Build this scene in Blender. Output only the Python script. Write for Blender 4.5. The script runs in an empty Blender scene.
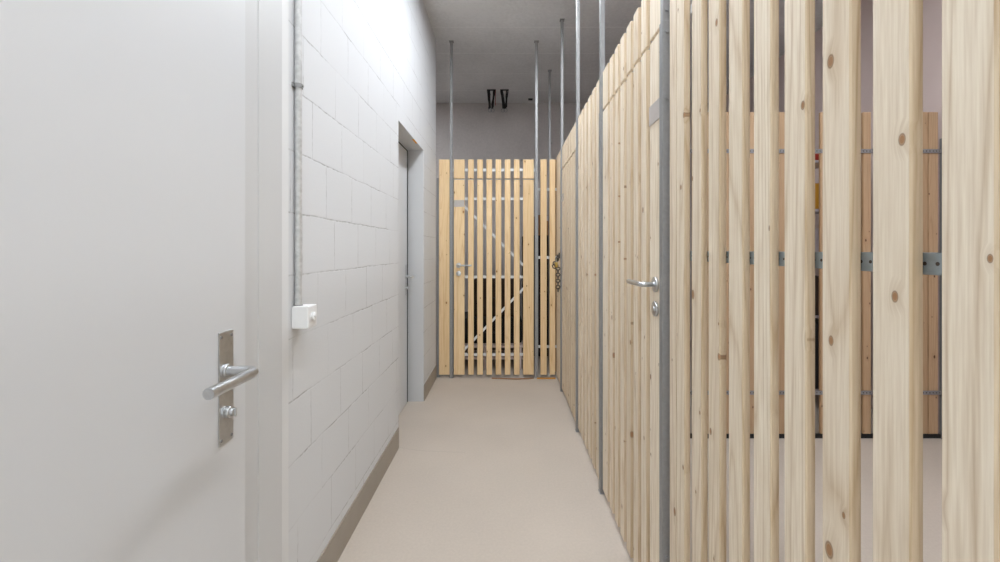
import bpy, bmesh, math, random
from mathutils import Vector, Matrix
random.seed(7)
scene = bpy.context.scene
col = scene.collection
PI = math.pi

# ---------------------------------------------------------------- camera
F = 402.0                                   # focal length in pixels of a 1000 px wide frame
cd = bpy.data.cameras.new('camera')
cam = bpy.data.objects.new('camera', cd); col.objects.link(cam)
cam.location = (0, 0, 1.25); cam.rotation_euler = (PI/2, 0, 0)
cd.sensor_fit = 'HORIZONTAL'; cd.sensor_width = 36.0; cd.lens = 36.0*F/1000
cd.shift_x = -0.006; cd.shift_y = -0.031; cd.clip_start = 0.02
scene.camera = cam

# ---------------------------------------------------------------- world, exposure
w = bpy.data.worlds.new('world'); scene.world = w; w.use_nodes = True
w.node_tree.nodes['Background'].inputs[0].default_value = (1, 1, 1, 1)
w.node_tree.nodes['Background'].inputs[0].default_value = (0.90, 0.97, 1.0, 1)
w.node_tree.nodes['Background'].inputs[1].default_value = 1.5      # soft fill light, let in by an added opening behind the camera
vs = scene.view_settings
vs.view_transform = 'Standard'; vs.look = 'None'; vs.gamma = 1.0; vs.use_curve_mapping = False
vs.exposure = 1.16
CEIL = 3.29
# flat ceiling luminaires: (x, y, length, strength, label)
LAMPS = [
    (0.15, 2.47, 1.20, 18.0, 'long flat white ceiling light over the corridor between the two white doors'),
    (0.20, 0.75, 1.20, 13.5, 'added unseen ceiling fill light over the corridor beside the near white door'),  # fill lamp added to brighten the near door and slats
    (0.0, -0.75, 1.20, 7.0, 'added unseen ceiling fill light over the near end of the corridor'),  # added behind the camera to lift the lower door
    (1.75, 1.30, 1.20, 13.0, 'added unseen ceiling fill light over the compartment behind the near slatted fence'),  # fill lamp added to brighten the right compartments
    (-1.60, 4.70, 0.90, 8.0, 'added unseen ceiling fill light in the compartment at the left rear'),  # added out of view to lift the dark rear
]

# ---------------------------------------------------------------- node helpers
def mat_new(name):
    m = bpy.data.materials.new(name); m.use_nodes = True
    nt = m.node_tree; b = nt.nodes['Principled BSDF']
    return m, nt, b
def N(nt, typ, **kw):
    n = nt.nodes.new(typ)
    for k, v in kw.items():
        if k.startswith('i_'):
            key = k[2:]; key = int(key) if key.isdigit() else key
            n.inputs[key].default_value = v
        else: setattr(n, k, v)
    return n
def L(nt, a, b): nt.links.new(a, b)
def math_n(nt, op, a, b=None, c=None, clamp=False):
    n = nt.nodes.new('ShaderNodeMath'); n.operation = op; n.use_clamp = clamp
    for i, v in enumerate((a, b, c)):
        if v is None: continue
        if isinstance(v, (int, float)): n.inputs[i].default_value = v
        else: nt.links.new(v, n.inputs[i])
    return n.outputs[0]
def ramp(nt, fac, stops):
    n = nt.nodes.new('ShaderNodeValToRGB'); e = n.color_ramp.elements
    while len(e) < len(stops): e.new(0.5)
    for i, (p, c) in enumerate(stops):
        e[i].position = p; e[i].color = (*c, 1) if len(c) == 3 else c
    nt.links.new(fac, n.inputs[0]); return n.outputs[0]
def mix(nt, fac, a, b, blend='MIX'):
    n = nt.nodes.new('ShaderNodeMix'); n.data_type = 'RGBA'; n.blend_type = blend
    for s, v in ((n.inputs[0], fac), (n.inputs[6], a), (n.inputs[7], b)):
        if isinstance(v, (int, float)): s.default_value = v
        elif isinstance(v, tuple): s.default_value = (*v, 1)
        else: nt.links.new(v, s)
    return n.outputs[2]
def srgb(r, g, b):
    return tuple(((c/255)/12.92 if c/255 <= .04045 else ((c/255+.055)/1.055)**2.4) for c in (r, g, b))
def bump(nt, b, h, strength, dist):
    n = N(nt, 'ShaderNodeBump'); n.inputs['Strength'].default_value = strength
    n.inputs['Distance'].default_value = dist
    L(nt, h, n.inputs['Height']); L(nt, n.outputs[0], b.inputs['Normal'])

# ---------------------------------------------------------------- materials
def wood(name, light, dark, knot, knotty=0.55, rough=0.6):
    """planed spruce: grain runs along local Z, each board shifted by its own random number"""
    m, nt, b = mat_new(name)
    tc = N(nt, 'ShaderNodeTexCoord'); oi = N(nt, 'ShaderNodeObjectInfo')
    sp = N(nt, 'ShaderNodeSeparateXYZ'); L(nt, tc.outputs['Object'], sp.inputs[0])
    r1 = math_n(nt, 'MULTIPLY', oi.outputs['Random'], 37.0)
    r2 = math_n(nt, 'MULTIPLY', oi.outputs['Random'], 91.7)
    x = sp.outputs[0]; y = sp.outputs[1]; z = sp.outputs[2]
    zz = math_n(nt, 'ADD', z, r2)
    # knots: sparse cells of a voronoi, wide in z
    kv = N(nt, 'ShaderNodeCombineXYZ')
    L(nt, math_n(nt, 'MULTIPLY_ADD', x, 9.0, r1), kv.inputs[0])
    L(nt, math_n(nt, 'MULTIPLY', zz, 5.2), kv.inputs[1])
    L(nt, math_n(nt, 'MULTIPLY_ADD', y, 3.0, r1), kv.inputs[2])
    vo = N(nt, 'ShaderNodeTexVoronoi', voronoi_dimensions='2D'); vo.inputs['Scale'].default_value = 1.0
    L(nt, kv.outputs[0], vo.inputs['Vector'])
    csep = N(nt, 'ShaderNodeSeparateColor'); L(nt, vo.outputs['Color'], csep.inputs[0])
    has = math_n(nt, 'GREATER_THAN', csep.outputs[0], 1-knotty)
    # knot size differs between knots
    size = math_n(nt, 'MULTIPLY_ADD', math_n(nt, 'POWER', csep.outputs[1], 2.0), 0.045, 0.018)
    rel = math_n(nt, 'DIVIDE', vo.outputs['Distance'], size)
    kn = math_n(nt, 'MULTIPLY', math_n(nt, 'SUBTRACT', 1.25, rel, clamp=True), has, clamp=True)
    halo = math_n(nt, 'MULTIPLY', math_n(nt, 'SUBTRACT', 1.0, math_n(nt, 'MULTIPLY', rel, 0.26), clamp=True), has, clamp=True)
    # grain
    gv = N(nt, 'ShaderNodeCombineXYZ')
    xb = math_n(nt, 'ADD', x, math_n(nt, 'MULTIPLY', halo, 0.010))
    L(nt, math_n(nt, 'MULTIPLY_ADD', xb, 1.0, r1), gv.inputs[0])
    L(nt, math_n(nt, 'MULTIPLY_ADD', y, 1.0, r1), gv.inputs[1])
    L(nt, math_n(nt, 'MULTIPLY', zz, 0.035), gv.inputs[2])
    big = N(nt, 'ShaderNodeTexNoise'); big.inputs['Scale'].default_value = 9.0; big.inputs['Detail'].default_value = 1.5
    L(nt, gv.outputs[0], big.inputs['Vector'])
    rings = math_n(nt, 'PINGPONG', math_n(nt, 'MULTIPLY', big.outputs[0], 30.0), 1.0)
    rings = math_n(nt, 'POWER', rings, 4.5)
    fine = N(nt, 'ShaderNodeTexNoise'); fine.inputs['Scale'].default_value = 260.0; fine.inputs['Detail'].default_value = 3.0
    L(nt, gv.outputs[0], fine.inputs['Vector'])
    g = math_n(nt, 'ADD', math_n(nt, 'MULTIPLY', rings, 0.62), math_n(nt, 'MULTIPLY_ADD', fine.outputs[0], 1.5, -0.5), clamp=True)
    c = mix(nt, math_n(nt, 'MULTIPLY', g, 0.72), light, dark)
    pv = N(nt, 'ShaderNodeCombineXYZ')
    L(nt, math_n(nt, 'MULTIPLY_ADD', x, 11.0, r2), pv.inputs[0]); L(nt, math_n(nt, 'MULTIPLY', zz, 4.0), pv.inputs[1])
    pvo = N(nt, 'ShaderNodeTexVoronoi', voronoi_dimensions='2D'); pvo.inputs['Scale'].default_value = 1.0
    L(nt, pv.outputs[0], pvo.inputs['Vector'])
    pcs = N(nt, 'ShaderNodeSeparateColor'); L(nt, pvo.outputs['Color'], pcs.inputs[0])
    pin = math_n(nt, 'MULTIPLY', math_n(nt, 'LESS_THAN', pvo.outputs['Distance'], 0.022), math_n(nt, 'GREATER_THAN', pcs.outputs[0], 0.74))
    c = mix(nt, math_n(nt, 'MULTIPLY', pin, 0.75), c, tuple(a*.6 for a in knot))
    # the two narrow edges carry a browner edge grain, with the sides' shade painted in
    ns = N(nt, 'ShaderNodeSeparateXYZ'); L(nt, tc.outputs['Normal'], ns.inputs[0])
    edge_grain_shade = math_n(nt, 'GREATER_THAN', math_n(nt, 'ABSOLUTE', ns.outputs[0]), 0.6)
    c = mix(nt, edge_grain_shade, c, mix(nt, 1.0, c, (0.80, 0.74, 0.65), 'MULTIPLY'))
    # each board its own tone
    tone = N(nt, 'ShaderNodeTexWhiteNoise', noise_dimensions='1D'); L(nt, r1, tone.inputs['W'])
    c = mix(nt, math_n(nt, 'MULTIPLY', tone.outputs[0], 0.30), c, tuple(a*.93 for a in dark))
    c = mix(nt, math_n(nt, 'MULTIPLY', halo, 0.30), c, tuple(a*.8 for a in dark))
    c = mix(nt, math_n(nt, 'MULTIPLY', kn, 1.6, clamp=True), c, knot)
    rim = math_n(nt, 'MULTIPLY', has, math_n(nt, 'SUBTRACT', 1.0, math_n(nt, 'MULTIPLY', math_n(nt, 'ABSOLUTE', math_n(nt, 'SUBTRACT', rel, 0.95)), 4.5), clamp=True))
    c = mix(nt, math_n(nt, 'MULTIPLY', rim, 0.65), c, tuple(a*.45 for a in knot))
    L(nt, c, b.inputs['Base Color']); b.inputs['Roughness'].default_value = rough
    b.inputs['Specular IOR Level'].default_value = 0.3
    bump(nt, b, g, 0.12, 0.002)
    return m
M = {}
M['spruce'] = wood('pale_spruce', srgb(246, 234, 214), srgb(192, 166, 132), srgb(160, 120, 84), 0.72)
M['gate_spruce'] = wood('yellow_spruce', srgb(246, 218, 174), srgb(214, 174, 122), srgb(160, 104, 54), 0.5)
M['divider_spruce'] = wood('shaded_spruce', srgb(198, 168, 136), srgb(168, 136, 102), srgb(96, 64, 40))  # spruce darkened to paint in the backlit shade of the dividers

def metal(name, c, rough=0.38, metallic=0.85, spangle=0.12):
    m, nt, b = mat_new(name)
    tc = N(nt, 'ShaderNodeTexCoord')
    n = N(nt, 'ShaderNodeTexNoise'); n.inputs['Scale'].default_value = 70; n.inputs['Detail'].default_value = 3
    L(nt, tc.outputs['Object'], n.inputs['Vector'])
    L(nt, ramp(nt, n.outputs[0], [(0.35, tuple(v*(1-spangle) for v in c)), (0.65, tuple(min(1, v*(1+spangle)) for v in c))]), b.inputs['Base Color'])
    L(nt, math_n(nt, 'MULTIPLY_ADD', n.outputs[0], 0.15, rough-0.07), b.inputs['Roughness'])
    b.inputs['Metallic'].default_value = metallic
    return m
M['galv'] = metal('galvanised_steel', (0.30, 0.30, 0.298), 0.45, 0.5, 0.05)
M['rail'] = metal('bright_galvanised_bar', (0.74, 0.75, 0.76), 0.5, 0.2, 0.04)
M['chain'] = metal('dark_chain_steel', (0.10, 0.085, 0.07), 0.4, 0.6)
M['galv_dull'] = metal('dull_galvanised_steel', (0.30, 0.30, 0.31), 0.55, 0.5)
M['zinc'] = metal('bright_zinc_strip', (0.62, 0.67, 0.70), 0.4, 0.6, 0.08)
M['steel'] = metal('brushed_stainless_steel', (0.58, 0.59, 0.60), 0.3, 0.95, 0.05)
def perforate(m, pitch, r):
    """round holes punched along the strip (object coordinates, strip centred on z = 0)"""
    nt = m.node_tree; b = nt.nodes['Principled BSDF']
    tc = N(nt, 'ShaderNodeTexCoord'); sp = N(nt, 'ShaderNodeSeparateXYZ'); L(nt, tc.outputs['Object'], sp.inputs[0])
    fx = math_n(nt, 'MULTIPLY', math_n(nt, 'SUBTRACT', math_n(nt, 'FRACT', math_n(nt, 'DIVIDE', sp.outputs[0], pitch)), 0.5), pitch)
    d = math_n(nt, 'SQRT', math_n(nt, 'ADD', math_n(nt, 'MULTIPLY', fx, fx), math_n(nt, 'MULTIPLY', sp.outputs[2], sp.outputs[2])))
    hole = math_n(nt, 'LESS_THAN', d, r)
    src = b.inputs['Base Color'].links[0].from_socket
    L(nt, mix(nt, hole, src, (0.05, 0.035, 0.025)), b.inputs['Base Color'])
    L(nt, math_n(nt, 'MULTIPLY', math_n(nt, 'SUBTRACT', 1.0, hole), b.inputs['Metallic'].default_value), b.inputs['Metallic'])
    return m
M['zinc_holes'] = perforate(metal('zinc_strip_with_holes', (0.34, 0.40, 0.44), 0.4, 0.6, 0.08), .0146*1.0, .0024)
M['dull_holes'] = perforate(metal('dull_strip_with_holes', (0.30, 0.30, 0.31), 0.55, 0.5), .022, .004)
M['hole'] = metal('dark_hole', (0.02, 0.02, 0.02), 0.8, 0.0, 0)
M['brass'] = metal('brass', (0.55, 0.36, 0.10), 0.35, 0.9)
M['conduit'] = metal('grey_conduit_tube', (0.56, 0.56, 0.555), 0.4, 0.35)

def plain(name, c, rough=0.5, var=0.05, scale=4, spec=0.4):
    m, nt, b = mat_new(name)
    tc = N(nt, 'ShaderNodeTexCoord')
    n = N(nt, 'ShaderNodeTexNoise'); n.inputs['Scale'].default_value = scale; n.inputs['Detail'].default_value = 3
    L(nt, tc.outputs['Object'], n.inputs['Vector'])
    L(nt, ramp(nt, n.outputs[0], [(0.3, tuple(v*(1-var) for v in c)), (0.7, tuple(min(1, v*(1+var)) for v in c))]), b.inputs['Base Color'])
    b.inputs['Roughness'].default_value = rough; b.inputs['Specular IOR Level'].default_value = spec
    return m
M['door'] = plain('white_door_lacquer', (0.64, 0.65, 0.665), 0.35, 0.01, 2)
M['frame'] = plain('white_frame_paint', (0.59, 0.595, 0.60), 0.4, 0.01, 2)
M['plaster'] = plain('smooth_white_plaster', (0.72, 0.725, 0.73), 0.8, 0.02, 6)
M['plastic'] = plain('white_plastic', (0.86, 0.86, 0.86), 0.4, 0.01, 3)
M['skirting'] = plain('greige_skirting_paint', srgb(158, 149, 137), 0.5, 0.05, 9)
M['gap_black'] = plain('black_gap_fill', (0.012, 0.012, 0.012), 0.7, 0.1)  # plain black filling gaps at the recessed door and under the divider
M['black'] = plain('black_cloth', (0.012, 0.011, 0.012), 0.8, 0.2, 12)
M['black_plastic'] = plain('black_plastic', (0.02, 0.02, 0.022), 0.45, 0.1, 12)
M['darkbrown'] = plain('dark_brown_board', (0.045, 0.028, 0.02), 0.6, 0.2, 8)
M['cardboard'] = plain('brown_cardboard', srgb(150, 112, 76), 0.8, 0.06, 10)
M['yellow'] = plain('ochre_cardboard', srgb(205, 150, 45), 0.6, 0.05, 10)
M['red'] = plain('dark_red_plastic', srgb(150, 45, 35), 0.5, 0.05, 10)
M['lavender'] = plain('pale_grey_plastic', srgb(185, 178, 182), 0.5, 0.03, 10)
M['label'] = plain('grey_engraved_plate', srgb(190, 182, 176), 0.45, 0.04, 30)
M['orange'] = plain('orange_tape', srgb(240, 170, 40), 0.6, 0.03)
M['rope'] = plain('ochre_wood_strip', srgb(196, 140, 60), 0.7, 0.1, 20)
M['backwall'] = plain('mauve_grey_render', srgb(214, 196, 190), 0.85, 0.03, 3)

def concrete(name, c, seams=True, pits=True):
    m, nt, b = mat_new(name)
    tc = N(nt, 'ShaderNodeTexCoord')
    n1 = N(nt, 'ShaderNodeTexNoise'); n1.inputs['Scale'].default_value = 1.3; n1.inputs['Detail'].default_value = 5
    L(nt, tc.outputs['Object'], n1.inputs['Vector'])
    n2 = N(nt, 'ShaderNodeTexNoise'); n2.inputs['Scale'].default_value = 40; n2.inputs['Detail'].default_value = 3
    L(nt, tc.outputs['Object'], n2.inputs['Vector'])
    f = math_n(nt, 'ADD', math_n(nt, 'MULTIPLY', n1.outputs[0], .7), math_n(nt, 'MULTIPLY', n2.outputs[0], .3))
    cc = ramp(nt, f, [(0.35, tuple(v*.86 for v in c)), (0.65, tuple(v*1.1 for v in c))])
    if pits:
        v = N(nt, 'ShaderNodeTexVoronoi'); v.inputs['Scale'].default_value = 4.2
        L(nt, tc.outputs['Object'], v.inputs['Vector'])
        cs = N(nt, 'ShaderNodeSeparateColor'); L(nt, v.outputs['Color'], cs.inputs[0])
        pit = math_n(nt, 'MULTIPLY', math_n(nt, 'LESS_THAN', v.outputs['Distance'], 0.075), math_n(nt, 'GREATER_THAN', cs.outputs[0], 0.6))
        cc = mix(nt, math_n(nt, 'MULTIPLY', pit, 0.5), cc, tuple(v*.35 for v in c))
    if seams:   # formwork seams across the ceiling, one every 0.475 m
        sp = N(nt, 'ShaderNodeSeparateXYZ'); L(nt, tc.outputs['Object'], sp.inputs[0])
        q = math_n(nt, 'FRACT', math_n(nt, 'DIVIDE', math_n(nt, 'SUBTRACT', sp.outputs[1], 3.677-4.87), 0.487))
        s = math_n(nt, 'LESS_THAN', q, 0.014)
        cc = mix(nt, math_n(nt, 'MULTIPLY', s, 0.6), cc, tuple(min(1, v*1.5) for v in c))
    L(nt, cc, b.inputs['Base Color']); b.inputs['Roughness'].default_value = 0.85
    bump(nt, b, f, 0.15, 0.01)
    return m
M['ceiling'] = concrete('grey_concrete_ceiling', (0.74, 0.74, 0.74), True, False)
M['concrete'] = concrete('grey_concrete_wall', (0.57, 0.53, 0.51), False, True)

def floor_mat():
    m, nt, b = mat_new('beige_resin_floor')
    tc = N(nt, 'ShaderNodeTexCoord')
    n1 = N(nt, 'ShaderNodeTexNoise'); n1.inputs['Scale'].default_value = 1.6; n1.inputs['Detail'].default_value = 4
    L(nt, tc.outputs['Object'], n1.inputs['Vector'])
    n2 = N(nt, 'ShaderNodeTexNoise'); n2.inputs['Scale'].default_value = 90; n2.inputs['Detail'].default_value = 2
    L(nt, tc.outputs['Object'], n2.inputs['Vector'])
    f = math_n(nt, 'ADD', math_n(nt, 'MULTIPLY', n1.outputs[0], .6), math_n(nt, 'MULTIPLY', n2.outputs[0], .4))
    c = srgb(193, 182, 170)
    cc = ramp(nt, f, [(0.35, tuple(v*.93 for v in c)), (0.65, tuple(v*1.05 for v in c))])
    # hairline crack starting at the door reveal
    sp = N(nt, 'ShaderNodeSeparateXYZ'); L(nt, tc.outputs['Object'], sp.inputs[0])
    n3 = N(nt, 'ShaderNodeTexNoise'); n3.inputs['Scale'].default_value = 5; L(nt, tc.outputs['Object'], n3.inputs['Vector'])
    d = math_n(nt, 'ABSOLUTE', math_n(nt, 'SUBTRACT', math_n(nt, 'MULTIPLY_ADD', n3.outputs[0], 0.06, math_n(nt, 'MULTIPLY', sp.outputs[0], -0.16)), math_n(nt, 'SUBTRACT', sp.outputs[1], 2.40)))
    cr = math_n(nt, 'MULTIPLY', math_n(nt, 'LESS_THAN', d, 0.003), math_n(nt, 'LESS_THAN', sp.outputs[0], -0.25))
    cc = mix(nt, math_n(nt, 'MULTIPLY', cr, 0.22), cc, tuple(v*.5 for v in c))
    L(nt, cc, b.inputs['Base Color']); b.inputs['Roughness'].default_value = 0.55
    b.inputs['Specular IOR Level'].default_value = 0.35
    bump(nt, b, n2.outputs[0], 0.08, 0.002)
    return m
M['floor'] = floor_mat()

def masonry():
    """white painted blockwork, 250 x 200 mm blocks, thin joints partly filled with paint (y, z coordinates)"""
    m, nt, b = mat_new('white_painted_blockwork')
    tc = N(nt, 'ShaderNodeTexCoord')
    sp = N(nt, 'ShaderNodeSeparateXYZ'); L(nt, tc.outputs['Object'], sp.inputs[0])
    wob = N(nt, 'ShaderNodeTexNoise'); wob.inputs['Scale'].default_value = 9; wob.inputs['Detail'].default_value = 3
    L(nt, tc.outputs['Object'], wob.inputs['Vector'])
    dz = math_n(nt, 'MULTIPLY_ADD', wob.outputs[0], 0.012, -0.006)
    z = math_n(nt, 'ADD', sp.outputs[2], dz)
    row = math_n(nt, 'DIVIDE', math_n(nt, 'SUBTRACT', z, 0.168-2.0), 0.2)
    rid = math_n(nt, 'FLOOR', row)
    fz = math_n(nt, 'FRACT', row)
    off = N(nt, 'ShaderNodeTexWhiteNoise', noise_dimensions='1D'); L(nt, rid, off.inputs['W'])
    cy = math_n(nt, 'ADD', math_n(nt, 'DIVIDE', math_n(nt, 'ADD', sp.outputs[1], dz), 0.253), math_n(nt, 'MULTIPLY_ADD', off.outputs[0], 0.15, math_n(nt, 'MULTIPLY', rid, 0.37)))
    fy = math_n(nt, 'FRACT', cy)
    dzm = math_n(nt, 'MULTIPLY', math_n(nt, 'MINIMUM', fz, math_n(nt, 'SUBTRACT', 1.0, fz)), 0.2)
    dym = math_n(nt, 'MULTIPLY', math_n(nt, 'MINIMUM', fy, math_n(nt, 'SUBTRACT', 1.0, fy)), 0.253)
    def line(d, wd): return math_n(nt, 'SUBTRACT', 1.0, math_n(nt, 'DIVIDE', d, wd), clamp=True)
    jh = line(dzm, 0.0042); jv = line(dym, 0.0036)
    pat = N(nt, 'ShaderNodeTexNoise'); pat.inputs['Scale'].default_value = 3.2; pat.inputs['Detail'].default_value = 3
    L(nt, tc.outputs['Object'], pat.inputs['Vector'])
    pm = ramp(nt, pat.outputs[0], [(0.38, (0.15,)*3), (0.56, (1,)*3)])
    p2 = N(nt, 'ShaderNodeTexNoise'); p2.inputs['Scale'].default_value = 38; p2.inputs['Detail'].default_value = 2
    L(nt, tc.outputs['Object'], p2.inputs['Vector'])
    pf = ramp(nt, p2.outputs[0], [(0.36, (0.25,)*3), (0.6, (1,)*3)])
    j = math_n(nt, 'MAXIMUM', jh, math_n(nt, 'MULTIPLY', jv, 0.75))
    jm = math_n(nt, 'MULTIPLY', math_n(nt, 'MULTIPLY', j, pm), pf, clamp=True)
    base = (0.67, 0.68, 0.695)
    # blocks differ by a hair in tone
    bid = N(nt, 'ShaderNodeTexWhiteNoise', noise_dimensions='2D')
    cb = N(nt, 'ShaderNodeCombineXYZ'); L(nt, math_n(nt, 'FLOOR', cy), cb.inputs[0]); L(nt, rid, cb.inputs[1])
    L(nt, cb.outputs[0], bid.inputs['Vector'])
    c = mix(nt, math_n(nt, 'MULTIPLY', bid.outputs[0], 0.22), base, (0.635, 0.645, 0.655))
    c = mix(nt, math_n(nt, 'MULTIPLY', jm, 0.85), c, (0.30, 0.29, 0.28))
    # a few small chips
    v = N(nt, 'ShaderNodeTexVoronoi'); v.inputs['Scale'].default_value = 5.0; L(nt, tc.outputs['Object'], v.inputs['Vector'])
    cs = N(nt, 'ShaderNodeSeparateColor'); L(nt, v.outputs['Color'], cs.inputs[0])
    chip = math_n(nt, 'MULTIPLY', math_n(nt, 'LESS_THAN', v.outputs['Distance'], 0.035), math_n(nt, 'GREATER_THAN', cs.outputs[1], 0.8))
    c = mix(nt, math_n(nt, 'MULTIPLY', chip, 0.6), c, (0.25, 0.24, 0.23))
    L(nt, c, b.inputs['Base Color']); b.inputs['Roughness'].default_value = 0.75
    b.inputs['Specular IOR Level'].default_value = 0.25
    gr = N(nt, 'ShaderNodeTexNoise'); gr.inputs['Scale'].default_value = 120; gr.inputs['Detail'].default_value = 2
    L(nt, tc.outputs['Object'], gr.inputs['Vector'])
    h = math_n(nt, 'SUBTRACT', math_n(nt, 'MULTIPLY', gr.outputs[0], 0.18), math_n(nt, 'MULTIPLY', math_n(nt, 'MULTIPLY', j, pm), 0.9))
    bump(nt, b, h, 0.35, 0.004)
    return m
M['masonry'] = masonry()
def emit(name, s):
    m, nt, b = mat_new(name)
    b.inputs['Emission Color'].default_value = (0.93, 0.985, 1.05, 1); b.inputs['Emission Strength'].default_value = s
    b.inputs['Base Color'].default_value = (0.9, 0.9, 0.9, 1)
    return m

# ---------------------------------------------------------------- mesh helpers
def box(bm, x0, x1, y0, y1, z0, z1, bev=0.0, seg=1):
    vs_ = [bm.verts.new(p) for p in ((x0,y0,z0),(x1,y0,z0),(x1,y1,z0),(x0,y1,z0),(x0,y0,z1),(x1,y0,z1),(x1,y1,z1),(x0,y1,z1))]
    fs = [bm.faces.new([vs_[i] for i in f]) for f in ((0,3,2,1),(4,5,6,7),(0,1,5,4),(1,2,6,5),(2,3,7,6),(3,0,4,7))]
    if bev:
        es = list({e for f in fs for e in f.edges})
        bmesh.ops.bevel(bm, geom=es, offset=bev, segments=seg, affect='EDGES', profile=0.5)
def cyl(bm, p0, p1, r, n=20, r1=None, bev=0.0):
    p0 = Vector(p0); p1 = Vector(p1); d = p1-p0
    q = Vector((0, 0, 1)).rotation_difference(d.normalized()).to_matrix().to_4x4()
    r1 = r if r1 is None else r1
    m = Matrix.Translation((p0+p1)/2) @ q
    res = bmesh.ops.create_cone(bm, cap_ends=True, segments=n, radius1=r, radius2=r1, depth=d.length, matrix=m)
    if bev:
        caps = {e for v in res['verts'] for f in v.link_faces if len(f.verts) > 4 for e in f.edges}
        bmesh.ops.bevel(bm, geom=list(caps), offset=bev, segments=2, affect='EDGES', profile=0.5)
def tube(bm, pts, r, n=10):
    """swept round bar through points"""
    pts = [Vector(p) for p in pts]; rings = []
    up = None
    for i, p in enumerate(pts):
        t = (pts[min(i+1, len(pts)-1)]-pts[max(i-1, 0)]).normalized()
        if up is None: up = t.orthogonal().normalized()
        up = (up - t*up.dot(t)).normalized(); s = t.cross(up)
        rings.append([bm.verts.new(p + (up*math.cos(a)+s*math.sin(a))*r) for a in (2*PI*k/n for k in range(n))])
    for a, b in zip(rings, rings[1:]):
        for k in range(n): bm.faces.new((a[k], a[(k+1) % n], b[(k+1) % n], b[k]))
    bm.faces.new(rings[0][::-1]); bm.faces.new(rings[-1])
def torus(bm, c, R, r, rot, n=14, k=7, stretch=1.0):
    mt = Matrix.Translation(c) @ rot.to_4x4(); rings = []
    for i in range(n):
        a = 2*PI*i/n; ce = Vector((math.cos(a)*R, math.sin(a)*R*stretch, 0)); d = Vector((math.cos(a), math.sin(a), 0))
        rings.append([bm.verts.new(mt @ (ce + (d*math.cos(t)+Vector((0, 0, 1))*math.sin(t))*r)) for t in (2*PI*j/k for j in range(k))])
    for i in range(n):
        A, B = rings[i], rings[(i+1) % n]
        for j in range(k): bm.faces.new((A[j], A[(j+1) % k], B[(j+1) % k], B[j]))
def arc(c, a0, a1, r, axis_u, axis_v, n=6):
    c = Vector(c); u = Vector(axis_u); v = Vector(axis_v)
    return [c + u*math.cos(a0+(a1-a0)*i/n)*r + v*math.sin(a0+(a1-a0)*i/n)*r for i in range(n+1)]
def smooth(me, ang=0.6):
    for p in me.polygons: p.use_smooth = True
    try: me.set_sharp_from_angle(angle=ang)
    except Exception: pass
def obj(name, bm, m, parent=None, loc=None, sm=False):
    bmesh.ops.recalc_face_normals(bm, faces=bm.faces[:])
    me = bpy.data.meshes.new(name); bm.to_mesh(me); bm.free()
    me.materials.append(m)
    if sm: smooth(me)
    return link(name, me, parent, loc)
def link(name, me, parent=None, loc=None):
    o = bpy.data.objects.new(name, me); col.objects.link(o)
    if parent: o.parent = parent
    if loc is not None: o.location = loc
    return o
def thing(name, label, cat, loc=(0, 0, 0), rz=0, group=None):
    o = bpy.data.objects.new(name, None); col.objects.link(o)
    o.empty_display_size = 0.1; o.location = loc; o.rotation_euler = (0, 0, rz)
    o['label'] = label; o['category'] = cat
    if group: o['group'] = group
    return o
def tag(o, label, cat, group=None):
    o['label'] = label; o['category'] = cat
    if group: o['group'] = group
    return o
def struct(name, bm, m, label, cat, loc=None):
    o = obj(name, bm, m, None, loc); o['kind'] = 'structure'; o['label'] = label; o['category'] = cat
    return o
def B(*a, **k):
    bm = bmesh.new(); box(bm, *a, **k); return bm

# ================================================================ SETTING
XL = -0.681          # corridor blockwork face
XR = 2.90; XLL = -2.3; YB = 5.58; YF = -1.7
struct('floor', B(XLL-.1, XR+.2, YF-.2, YB+.2, -0.12, 0), M['floor'], 'smooth beige painted concrete floor', 'floor')
struct('ceiling', B(XLL-.1, XR+.2, YF-.2, YB+.2, CEIL, CEIL+.15), M['ceiling'], 'grey concrete ceiling with formwork seams', 'ceiling')
D2A, D2B, D2H = 2.546, 3.323, 2.072       # reveal of the recessed door
D1A, D1B, D1H = 0.115, 1.087, 2.10          # opening of the near door
bm = bmesh.new()
T = 0.24
box(bm, XL-T, XL, YF, D1A, 0, CEIL)
box(bm, XL-T, XL, D1A, D1B, D1H, CEIL)
box(bm, XL-T, XL, D1B, D2A, 0, CEIL)
box(bm, XL-T, XL, D2A, D2B, D2H, CEIL)
box(bm, XL-T, XL, D2B, 3.905, 0, CEIL)
struct('wall_left', bm, M['masonry'], 'white painted blockwork wall left of the corridor', 'wall')
struct('wall_back', B(XLL, XR, YB, YB+.15, 0, CEIL), M['concrete'], 'grey concrete wall behind the end gate', 'wall')
struct('wall_right', B(XR, XR+.15, YF, YB, 0, CEIL), M['backwall'], 'mauve grey wall behind the slatted fence on the right', 'wall')
bm = bmesh.new(); EX0, EX1, EH = -.50, .42, 2.35  # opening added behind the camera so the world fills the corridor with light
box(bm, XL, EX0, YF-.15, YF, 0, CEIL); box(bm, EX1, XR, YF-.15, YF, 0, CEIL); box(bm, EX0, EX1, YF-.15, YF, EH, CEIL)
struct('wall_near', bm, M['plaster'], 'white wall behind the viewer', 'wall')
bm = bmesh.new(); box(bm, XLL-.15, XLL, 3.7, YB, 0, CEIL); box(bm, XLL, XL-T, 3.7, 3.85, 0, CEIL)
struct('wall_far_left', bm, M['concrete'], 'grey concrete wall of the compartment at the left rear', 'wall')
struct('baseboard_left', B(XL, XL+.006, 1.205, D2A-.008, 0, .131, bev=.001), M['skirting'], 'greige skirting along the near blockwork', 'baseboard')
struct('baseboard_rear', B(XL, XL+.006, D2B, 3.905, 0, .131, bev=.001), M['skirting'], 'greige skirting beyond the recessed door', 'baseboard')
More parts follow.
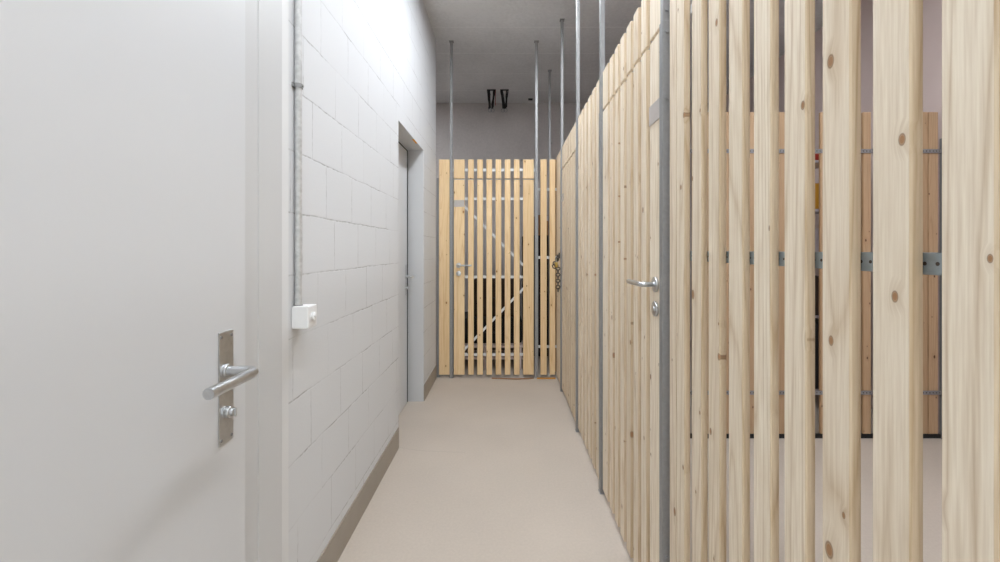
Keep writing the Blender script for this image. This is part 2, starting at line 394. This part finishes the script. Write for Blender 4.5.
# smooth plaster strip beside the near door frame
struct('trim_1', B(XL, XL+.003, 1.198, 1.253, 0, CEIL), M['plaster'], 'smooth plaster strip between the near door frame and the blockwork', 'trim')
# white lining of the recess at the second door
struct('trim_2', B(XL-.125, XL-.002, D2B-.006, D2B, 0, D2H), M['frame'], 'white jamb of the recessed door', 'trim')

# ---------------- lever handles
def lever(parent, n, out, along, z, x0, rad=0.011, reach=0.065, length=0.14, rose=0.026):
    """neck leaves along vector out from (x0) then grip along vector along"""
    o = Vector(out); a = Vector(along); p = Vector(x0); p.z = z
    bm = bmesh.new()
    if rose: cyl(bm, p, p+o*0.008, rose, 28, bev=.0015)
    c = p + o*(reach-rad*1.2)
    pts = [p+o*0.004, p+o*(reach-rad*2.2)]
    pts += arc(p+o*(reach-rad*2.2)+a*rad*1.6, PI, PI/2, rad*1.6, a, o, 6)[1:]
    end = pts[-1] + a*(length-rad)
    pts += [pts[-1]+a*(length-rad)*.5, end]
    tube(bm, pts, rad, 16)
    return obj('handle', bm, M['steel'], parent, sm=True)

# ---------------- near door (closed, in the left wall)
XD = -0.655
d1 = obj('door_1', B(XD-.045, XD, .132, 1.0118, .008, 2.04, bev=.002), M['door'])
d1['kind'] = 'structure'; d1['label'] = 'plain white flush door at left with long steel handle plate'; d1['category'] = 'door'
bm = bmesh.new()
for (y0, y1) in ((1.083, 1.198), (-.055, .060)): box(bm, XL-.03, -.667, y0, y1, 0, 2.14, bev=.0015)
box(bm, XL-.03, -.667, -.055, 1.198, 2.14, 2.24, bev=.0015)
for (y0, y1) in ((1.010, 1.085), (.058, .137)): box(bm, XL-.04, -.6690, y0, y1, 0, 2.14)
box(bm, XL-.04, -.6690, .06, 1.085, 2.03, 2.14)
obj('door_frame', bm, M['frame'], d1)
bm = B(XD, XD+.003, .914, .962, .80, 1.061, bev=.0008)
pl = obj('handle_plate', bm, M['steel'], d1)
bm = bmesh.new()
for z in (.812, 1.049):
    for y in (.921, .955): cyl(bm, (XD+.003, y, z), (XD+.0045, y, z), .0035, 12)
obj('screw', bm, M['galv'], pl)
lever(d1, 0, (1, 0, 0), (0, -1, 0), .968, (XD+.002, .938, 0), .0118, .078, .145, .0)
bm = bmesh.new(); cyl(bm, (XD+.002, .938, .872), (XD+.014, .938, .872), .0135, 24, bev=.001); cyl(bm, (XD+.013, .938, .872), (XD+.022, .938, .872), .009, 20, bev=.001)
box(bm, XD+.021, XD+.027, .9365, .9395, .862, .882, bev=.0008)
obj('lock_cylinder', bm, M['steel'], d1, sm=True)
bm = bmesh.new(); cyl(bm, (XD+.002, .938, .968), (XD+.010, .938, .968), .0165, 28, bev=.001)
obj('handle_collar', bm, M['steel'], d1, sm=True)

# ---------------- recessed door
XR2 = -0.806
d2 = obj('door_2', B(XR2-.045, XR2, D2A-.02, 3.272, .006, 2.056, bev=.002), M['door'])
d2['kind'] = 'structure'; d2['label'] = 'narrow white door set deep in the blockwork wall'; d2['category'] = 'door'
obj('door_gap_shade', B(XR2-.060, XR2-.006, D2A-.02, D2B, 0, D2H), M['gap_black'], d2)  # black backing, paints in the shade of the gap round the leaf
bm = bmesh.new(); box(bm, XR2, XR2+.003, 3.215, 3.255, .89, 1.13, bev=.0008)
pl = obj('handle_plate', bm, M['steel'], d2)
lever(d2, 0, (1, 0, 0), (0, -1, 0), 1.035, (XR2+.002, 3.235, 0), .010, .065, .12, .014)
bm = bmesh.new(); cyl(bm, (XR2+.002, 3.235, .945), (XR2+.018, 3.235, .945), .012, 20)
obj('lock_cylinder', bm, M['steel'], d2, sm=True)
tag(obj('tape_strip', B(XL-.016, XL-.001, 2.98, 3.10, D2H-.0015, D2H), M['orange']), 'short orange tape mark under the lintel of the recessed door', 'tape')

# ---------------- conduit and switch box
t = thing('cable_conduit', 'grey steel conduit tube running down the white wall into a switch box', 'pipe', (XL, 1.294, 0))
bm = bmesh.new(); cyl(bm, (.013, 0, 1.071), (.013, 0, CEIL), .0105, 20); obj('conduit_tube', bm, M['conduit'], t, sm=True)
for z in (1.77, 2.7):
    bm = bmesh.new(); cyl(bm, (.013, 0, z), (.013, 0, z+.014), .0128, 20); box(bm, 0, .006, -.018, .018, z, z+.014)
    cyl(bm, (.022, 0, z+.007), (.029, 0, z+.007), .004, 10)
    obj('pipe_clamp', bm, M['galv'], t)
t = thing('light_switch', 'white square surface light switch box under the grey conduit', 'switch', (XL, 1.304, 1.0))
obj('switch_box', B(0, .054, -.030, .030, 0, .071, bev=.003, seg=2), M['plastic'], t)
bm = bmesh.new(); cyl(bm, (.054, 0, .036), (.062, 0, .036), .013, 28, bev=.002); cyl(bm, (.061, 0, .036), (.064, 0, .036), .005, 14)
obj('switch_knob', bm, M['plastic'], t, sm=True)
bm = bmesh.new(); cyl(bm, (.013, -.0095, .066), (.013, -.0095, .074), .0125, 20); obj('cable_gland', bm, M['galv'], t, sm=True)

# ---------------- ceiling luminaires
for i, (x, y, ln, s, lab) in enumerate(LAMPS):
    t = thing('ceiling_light', lab, 'lamp', (x, y, CEIL), 0)
    bm = bmesh.new(); hw = .13
    box(bm, -hw, hw, -ln/2, ln/2, -.035, 0); 
    for a in ((-hw, -hw+.012, -ln/2, ln/2), (hw-.012, hw, -ln/2, ln/2), (-hw+.012, hw-.012, -ln/2, -ln/2+.012), (-hw+.012, hw-.012, ln/2-.012, ln/2)):
        box(bm, *a, -.05, -.035)
    obj('lamp_housing', bm, M['frame'], t)
    obj('lamp_diffuser', B(-hw+.014, hw-.014, -ln/2+.014, ln/2-.014, -.045, -.036), emit('lamp_glow', s), t)

# ================================================================ SLATTED PARTITIONS
TH = 0.017; ST = 2.157; STG = 2.135; SB = 0.030; CUT = 1.960
_cache = {}
def board_mesh(wd, z0, z1, m, th=TH):
    k = (round(wd, 4), round(z0, 3), round(z1, 3), m, th)
    if k not in _cache:
        bm = B(0, wd, 0, th, z0, z1, bev=.0022)
        me = bpy.data.meshes.new('slat'); bmesh.ops.recalc_face_normals(bm, faces=bm.faces[:])
        bm.to_mesh(me); bm.free(); me.materials.append(M[m]); _cache[k] = me
    return _cache[k]
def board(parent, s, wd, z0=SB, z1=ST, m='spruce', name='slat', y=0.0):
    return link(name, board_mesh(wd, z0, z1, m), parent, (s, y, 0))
def rail(parent, s0, s1, z, h=.027, y=TH, th=.004, m='rail'):
    return obj('rail', B(s0, s1, .0002, th, -h/2, h/2, bev=.0008), M[m], parent, (0, y, z))
def post(label, loc, rz, top=True, ztop=CUT, bolts=True, w_=.030, name='metal_post'):
    """galvanised square post: wide lower tube, thinner telescoping upper tube, plate on the ceiling"""
    t = thing(name, label, 'post', loc, rz, 'galvanised posts of the slatted partitions')
    h = w_/2
    bm = B(-h, h, -.0105, TH+.006, 0.0, ztop, bev=.002); obj('lower_tube', bm, M['galv'], t)
    bm = B(-h-.002, h+.002, -.0125, TH+.030, 0, .004); obj('foot_plate', bm, M['galv_dull'], t)
    if top:
        u = h-.0035
        bm = B(-u, u, -.0085, TH-.002, ztop-.03, CEIL-.004, bev=.002); obj('upper_tube', bm, M['galv'], t)
        bm = B(-.022, .022, -.016, .024, CEIL-.004, CEIL); obj('ceiling_plate', bm, M['galv_dull'], t)
    if bolts:
        for z in (ztop+.035, ztop-.035, 1.72, .30):
            bm = bmesh.new(); cyl(bm, (h-.001 if z < ztop else h-.0045, 0.004, z), (h+.004 if z < ztop else h, 0.004, z), .0055, 8); obj('bolt', bm, M['galv'], t, sm=False)
    return t

RZ = -PI/2       # corridor fence: local x runs from far to near, local -y faces the corridor
CX = 0.493       # front face of the corridor boards

# ---------------- posts along the corridor (local origin y=0 at board face)
post('tall galvanised post beside the steel gate handle, nearest of the corridor posts', (CX, 1.254, 0), RZ, w_=.026)
post('galvanised post at the hinge side of the near slatted gate', (CX, 2.075, 0), RZ, w_=.034)
post('galvanised post between the middle slatted panel and the farther corridor gate', (CX, 2.775, 0), RZ, w_=.034)
post('galvanised post with the padlock chain at the far corridor gate', (CX, 3.565, 0), RZ, w_=.034)
post('thin galvanised post behind the end wall of slats, farthest from the corridor', (CX, 4.57, 0), RZ, bolts=False)
post('galvanised post left of the end gate, beside its steel lever handle', (-.534, 3.93, 0), 0, w_=.033)
post('galvanised post right of the end gate, at its hinges', (.298, 3.93, 0), 0, w_=.033)
post('short galvanised post against the white wall, stopping below the board tops', (-.668, 3.955, 0), 0, top=False, ztop=1.957, bolts=False, w_=.026)

# ---------------- near fixed panel
far_edge = 1.2125
t = thing('slatted_fence', 'pale spruce slatted fence panel nearest the viewer on the right', 'fence panel', (CX, far_edge, 0), RZ, 'fixed slatted panels')
board(t, 0.0, .050); board(t, .0508, .050)
edges = [1.0668, .9797, .8903, .8007, .7130, .6274, .5415, .4560]
y = .4560
while y > -.75: y -= .0877; edges.append(y)
for e in edges: board(t, far_edge-e-.0006, .0525)
Lp = far_edge-edges[-1]+.0535
for z in (1.915, .30): rail(t, 0, Lp, z)
rail(t, 0, Lp, 1.2335, m='zinc_holes')
post('galvanised post at the near end of the slatted fence beside the viewer', (CX, far_edge-Lp-.017, 0), RZ)

# ---------------- gates
def gate(label, loc, rz, W, latch, m, hw=.105, n=6, grp='slatted gates', lock=True, plate_side=None, z_handle=1.12, brace=True, cut=CUT):
    t = thing('slatted_gate', label, 'gate', loc, rz, grp)
    sl = .056; inner = W-2*hw; gap = (inner-n*sl)/(n+1)
    z1 = cut-.006
    board(t, 0, hw, SB, z1, m, 'edge_board'); board(t, W-hw, hw, SB, z1, m, 'edge_board')
    for k in range(n): board(t, hw+gap+k*(sl+gap), sl, SB, z1, m)
    for z in (1.753, .986, .224): rail(t, .004, W-.004, z)
    if brace:       # two flat bars meeting at the hinge side
        sx = (lambda u: u) if latch == 'L' else (lambda u: W-u)
        for (za, zb) in ((1.69, 1.02), (.26, .955)):
            a = Vector((sx(.09), 0, za)); b = Vector((sx(W-.02), 0, zb)); d = (b-a).normalized(); nrm = Vector((-d.z, 0, d.x))*.0115
            bm = bmesh.new(); q = []
            for yy in (TH+.0045, TH+.0085): q += [bm.verts.new(Vector((p.x, yy, p.z))) for p in (a+nrm, b+nrm, b-nrm, a-nrm)]
            for f in ((0,1,2,3),(7,6,5,4),(0,4,5,1),(1,5,6,2),(2,6,7,3),(3,7,4,0)): bm.faces.new([q[i] for i in f])
            obj('brace', bm, M['rail'], t)
    lx = .047 if latch == 'L' else W-.045
    dr = 1 if latch == 'L' else -1
    if lock:
        lever(t, 0, (0, -1, 0), (dr, 0, 0), z_handle, (lx, 0, 0), .0085, .056, .125, .0245)
        bm = bmesh.new(); cyl(bm, (lx, 0, z_handle-.08), (lx, -.008, z_handle-.08), .0245, 28, bev=.0015)
        cyl(bm, (lx, -.007, z_handle-.08), (lx, -.012, z_handle-.08), .008, 16)
        obj('key_rosette', bm, M['steel'], t, sm=True)
    px0 = .002 if latch == 'L' else W-.104
    obj('number_plate', B(px0, px0+.100, -.003, 0, 1.672, 1.738, bev=.001), M['label'], t)
    for z in (1.753, .224):     # hinge straps on the far side
        hx = W-.05 if latch == 'L' else .0
        obj('hinge', B(hx, hx+.05, TH+.004, TH+.010, z-.02, z+.02, bev=.001), M['galv_dull'], t)
    return t
def transom(label, loc, rz, W, m, hw=.105, n=6, cut=CUT, ztop=ST):
    t = thing('slatted_transom', label, 'fence panel', loc, rz, 'short slatted panels over the gates')
    sl = .056; gap = (W-2*hw-n*sl)/(n+1); z0 = cut+.006
    board(t, 0, hw, z0, ztop, m, 'edge_board'); board(t, W-hw, hw, z0, ztop, m, 'edge_board')
    for k in range(n): board(t, hw+gap+k*(sl+gap), sl, z0, ztop, m)
    rail(t, -.02, W+.02, 2.036)
G1 = 2.050; W1 = 2.050-1.274
gate('pale slatted spruce gate with steel lever, nearest gate on the right', (CX, G1, 0), RZ, W1, 'R', 'spruce', z_handle=1.137)
transom('short row of pale slats above the nearest gate on the right', (CX, G1, 0), RZ, W1, 'spruce')
W3 = 3.541-2.799
gate('pale slatted gate farther down the right fence, closed by a chain', (CX, 3.541, 0), RZ, W3, 'L', 'spruce', hw=.10, lock=False)
transom('short row of pale slats above the chained gate', (CX, 3.541, 0), RZ, W3, 'spruce', hw=.10)
GX = -.510; GW = .782
gate('yellowish slatted spruce gate closing the end of the corridor', (GX, 3.93, 0), 0, GW, 'L', 'gate_spruce', z_handle=1.10, cut=1.943)
transom('short row of yellowish slats above the end gate', (GX, 3.93, 0), 0, GW, 'gate_spruce', cut=1.943, ztop=STG)

# ---------------- remaining fixed panels
t = thing('slatted_fence', 'pale slatted fence panel between the two gates on the right', 'fence panel', (CX, 2.752, 0), RZ, 'fixed slatted panels')
s = .0
for k in range(6): board(t, .002+k*.1105, .070)
for z in (1.915, 1.2335, .30): rail(t, .0, .655, z)
t = thing('slatted_fence', 'narrow pale slatted panel in the far right corner of the corridor', 'fence panel', (CX, 3.925, 0), RZ, 'fixed slatted panels')
for k in range(4): board(t, .004+k*.0865, .060)
for z in (1.846, 1.177, .302): rail(t, 0, .34, z)
t = thing('slatted_fence', 'two yellowish slats right of the end gate', 'fence panel', (.313, 3.93, 0), 0, 'fixed slatted panels')
board(t, .024, .062, z1=STG, m='gate_spruce'); board(t, .113, .056, z1=STG, m='gate_spruce')
for z in (1.846, 1.177, .302): rail(t, 0, .19, z)
t = thing('slatted_fence', 'single wide yellowish board between the white wall and the end gate', 'fence panel', (-.655, 3.93, 0), 0, 'fixed slatted panels')
board(t, 0, .104, z1=STG, m='gate_spruce', name='edge_board')
for z in (1.846, 1.177, .302): rail(t, 0, .104, z)
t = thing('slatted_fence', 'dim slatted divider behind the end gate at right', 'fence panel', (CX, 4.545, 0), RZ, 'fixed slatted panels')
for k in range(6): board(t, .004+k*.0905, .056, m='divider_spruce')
for z in (1.846, 1.177, .302): rail(t, 0, .55, z)

# cross divider between the compartments on the right: rails face the viewer
YC = 2.666
t = thing('slatted_divider', 'brown slatted divider seen through the gaps of the near fence', 'fence panel', (0, YC, 0), 0)
px = lambda p: (p-506)*YC/F
q = px(777.9)-.0942*17
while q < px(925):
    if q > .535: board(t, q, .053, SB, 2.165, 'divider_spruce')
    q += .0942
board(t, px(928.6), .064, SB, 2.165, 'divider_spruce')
for z in (1.905, .305):
    rail(t, .53, px(941), z, y=-.006, m='dull_holes')
obj('floor_strip', B(.53, px(941), .001, TH, 0, .026), M['gap_black'], t)  # black strip filling the gap below the slats
post('dark short post at the wall end of the brown divider', (px(943), YC-.012, 0), 0, top=False, ztop=1.99, bolts=False, w_=.026)
# second cross divider, near side
# ================================================================ THINGS IN THE COMPARTMENTS
# cables hanging from the ceiling beyond the end gate
def cables(x, label, lay):
    t = thing('hanging_cable_bundle', label, 'cables', (x, 5.12, CEIL), 0, 'cable bundles hanging from the ceiling')
    rr = random.Random(int(x*100))
    for (xa, xb, r, ln, mt) in lay:
        bm = bmesh.new(); pts = []
        for k in range(9):
            u = k/8
            pts.append((xa+(xb-xa)*min(1, u*1.3)+rr.uniform(-.003, .003), rr.uniform(-.006, .006), -ln*u))
        tube(bm, pts, r, 8); obj('cable', bm, mt, t, sm=True)
    bm = bmesh.new()
    for dx in (-.02, .015): torus(bm, Vector((dx, 0, -.262)), .022, .0035, Matrix.Rotation(PI/2, 3, 'X'), 14, 6)
    obj('wire_loop', bm, M['galv_dull'], t, sm=True)
    obj('ceiling_sleeve', B(-.055, .055, -.02, .02, -.006, 0, bev=.002), M['black_plastic'], t)
cables(-.185, 'left bundle of black cables hanging from the ceiling above the end gate',
       [(-.045, -.028, .012, .24, M['black']), (-.028, -.020, .011, .23, M['black']), (.045, .010, .012, .24, M['black']), (.030, .022, .009, .22, M['black']), (.05, .050, .004, .20, M['red'])])
cables(-.02, 'right bundle of black cables hanging from the ceiling above the end gate',
       [(-.045, -.020, .010, .235, M['black']), (-.030, .0, .011, .24, M['black']), (.025, .018, .008, .235, M['black']), (.045, .026, .007, .22, M['black'])])
tag(obj('ceiling_bracket', B(-.03, .03, -.015, .015, -.02, 0, bev=.003), M['black_plastic'], loc=(.33, 5.42, CEIL)), 'small black bracket on the ceiling right of the cables', 'bracket')

# chain and padlock on the far corridor post
t = thing('padlock_chain', 'dark steel chain with a small brass padlock hanging on the far corridor post', 'chain', (CX-.034, 3.55, 0), 0)
zc = 1.085
def clink(p, rot): 
    bm = bmesh.new(); torus(bm, Vector(p), .0125, .0052, rot, 12, 6, 1.45); obj('chain_link', bm, M['chain'], t, sm=True)
for k in range(8):
    clink((0.0, 0, zc-k*.027), Matrix.Rotation(PI/2, 3, 'Y') if k % 2 else Matrix.Rotation(PI/2, 3, 'X') @ Matrix.Rotation(PI/2, 3, 'Z'))
for k in range(6):      # loop lying around the post
    clink((.006-.012*math.sin(PI*k/5), .034-.068*k/5, zc+.075+.045*abs(k-2.5)/2.5), Matrix.Rotation(.9*k, 3, 'X') @ Matrix.Rotation(PI/2*(k % 2), 3, 'Y'))
for (dx, dz) in ((-.018, .03), (-.036, .02), (-.03, .045)):
    clink((dx, -.012, zc+dz), Matrix.Rotation(PI/2, 3, 'X') @ Matrix.Rotation(1.2+dx*20, 3, 'Z'))
p = obj('padlock', B(-.030, -.006, -.030, .006, zc+.012, zc+.058, bev=.003, seg=2), M['brass'], t)
bm = bmesh.new(); tube(bm, [(-.018, -.024, zc+.056), (-.018, -.024, zc+.078)]+arc((-.018, -.012, zc+.078), PI, 0, .012, (0, 1, 0), (0, 0, 1), 8)+[(-.018, .0, zc+.056)], .0035, 8)
obj('shackle', bm, M['steel'], p, sm=True)

# dark furniture behind the end gate
t = thing('wardrobe', 'tall black wardrobe behind the right side of the end gate', 'wardrobe', (.42, 4.85, 0))
obj('wardrobe_body', B(-.22, .22, -.20, .22, .02, 1.42, bev=.006), M['black'], t)
for sx in (-1, 1):
    d = obj('wardrobe_door', B(min(0, sx*.215), max(0, sx*.215), -.216, -.201, .04, 1.40, bev=.003), M['black'], t)
    bm = bmesh.new(); cyl(bm, (sx*.02, -.216, .75), (sx*.02, -.235, .75), .009, 12); obj('knob', bm, M['galv_dull'], d, sm=True)
for sx in (-1, 1):
    for sy in (-1, 1): obj('leg', B(sx*.19-.02, sx*.19+.02, sy*.17-.02, sy*.17+.02, 0, .02), M['black_plastic'], t)
def carton(label, loc, rz, sx, sy, sz, m, tape=True, grp=None):
    t = thing('storage_box', label, 'box', loc, rz, grp)
    obj('box_body', B(-sx/2, sx/2, -sy/2, sy/2, 0, sz-.004, bev=.004), m, t)
    bm = bmesh.new()
    box(bm, -sx/2, sx/2, -sy/2, -.002, sz-.0035, sz, bev=.001); box(bm, -sx/2, sx/2, .002, sy/2, sz-.0035, sz, bev=.001)
    obj('box_flap', bm, m, t)
    if tape: obj('tape', B(-.02, .02, -sy/2-.0006, -sy/2+.0006, sz-.07, sz-.006), M['lavender'], t)
carton('brown cardboard box on top of the black wardrobe', (.47, 4.84, 1.42), .05, .24, .3, .24, M['cardboard'])
for z0, lab in ((0, 'lower grey wooden pallet on the floor behind the end gate'), (.123, 'upper grey wooden pallet under the black suitcase behind the end gate')):
    t = thing('pallet', lab, 'pallet', (-.20, 4.58, z0), 0, 'pallets behind the end gate')
    for k in range(5): obj('deck_board', B(-.36, .38, -.36+k*.16, -.26+k*.16, .10, .122, bev=.002), M['backwall'], t)
    for sx in (-.33, .0, .33): obj('bearer', B(sx-.035, sx+.035, -.36, .38, .0, .10, bev=.002), M['backwall'], t)
t = thing('suitcase', 'wide black suitcase lying on the pallets behind the end gate', 'suitcase', (-.16, 4.56, .246))
obj('suitcase_shell', B(-.36, .33, -.26, .26, .0, .27, bev=.03, seg=3), M['black'], t)
bm = bmesh.new(); tube(bm, [(-.08, -.26, .13), (-.08, -.29, .13), (-.05, -.30, .13), (.05, -.30, .13), (.08, -.29, .13), (.08, -.26, .13)], .009, 8); obj('handle', bm, M['black_plastic'], t, sm=True)
t = thing('suitcase', 'dark brown suitcase on top of the wide black suitcase behind the end gate', 'suitcase', (-.08, 4.60, .516))
obj('suitcase_shell', B(-.28, .24, -.20, .20, 0, .42, bev=.025, seg=3), M['darkbrown'], t)
bm = bmesh.new(); tube(bm, [(-.11, -.2, .21), (-.11, -.22, .21), (-.01, -.22, .21), (-.01, -.2, .21)], .008, 8); obj('handle', bm, M['black_plastic'], t, sm=True)

# thin wooden strips on the floor under the end gate
bm = bmesh.new()
pts = [(-.14, 3.90), (-.02, 3.885), (.10, 3.875), (.20, 3.882), (.27, 3.90)]
for (a, b) in zip(pts, pts[1:]):
    vsq = [bm.verts.new(p) for p in ((a[0], a[1], .001), (b[0], b[1], .001), (b[0], b[1]+.018, .001), (a[0], a[1]+.018, .001), (a[0], a[1], .008), (b[0], b[1], .008), (b[0], b[1]+.018, .008), (a[0], a[1]+.018, .008))]
    for f in ((0,3,2,1),(4,5,6,7),(0,1,5,4),(1,2,6,5),(2,3,7,6),(3,0,4,7)): bm.faces.new([vsq[i] for i in f])
tag(obj('wood_strip', bm, M['cardboard']), 'bent pale wood strip on the floor under the end gate', 'wood strip')
tag(obj('wood_strip', B(-.09, .09, -.012, .012, 0, .010, bev=.002), M['rope'], loc=(.39, 3.90, 0.0)), 'short ochre wood strip on the floor in the corridor corner', 'wood strip')

# shelf with boxes behind the brown divider
t = thing('storage_shelf', 'metal storage rack behind the brown divider', 'shelf', (2.15, 3.33, 0))
for sx in (-.45, .45):
    for sy in (-.2, .2): obj('upright', B(sx-.015, sx+.015, sy-.015, sy+.015, 0, 1.95, bev=.002), M['galv_dull'], t)
for z in (.15, .72, 1.16, 1.55, 1.93): obj('shelf_board', B(-.45, .45, -.2, .2, z, z+.02, bev=.002), M['lavender'], t)
carton('black crate on the lowest shelf of the rack', (2.15, 3.30, .17), 0, .8, .36, .52, M['black_plastic'], False)
carton('dark brown box on the second shelf of the rack', (2.2, 3.30, .74), 0, .7, .34, .30, M['darkbrown'], False)
carton('pale grey box on the middle shelf of the rack', (2.2, 3.30, 1.18), 0, .78, .34, .24, M['lavender'], True)
carton('ochre box on the upper shelf of the rack', (2.30, 3.30, 1.57), 0, .7, .34, .20, M['yellow'], True)
carton('dark red flat box on top of the rack', (2.2, 3.30, 1.95), 0, .75, .34, .05, M['red'], False)
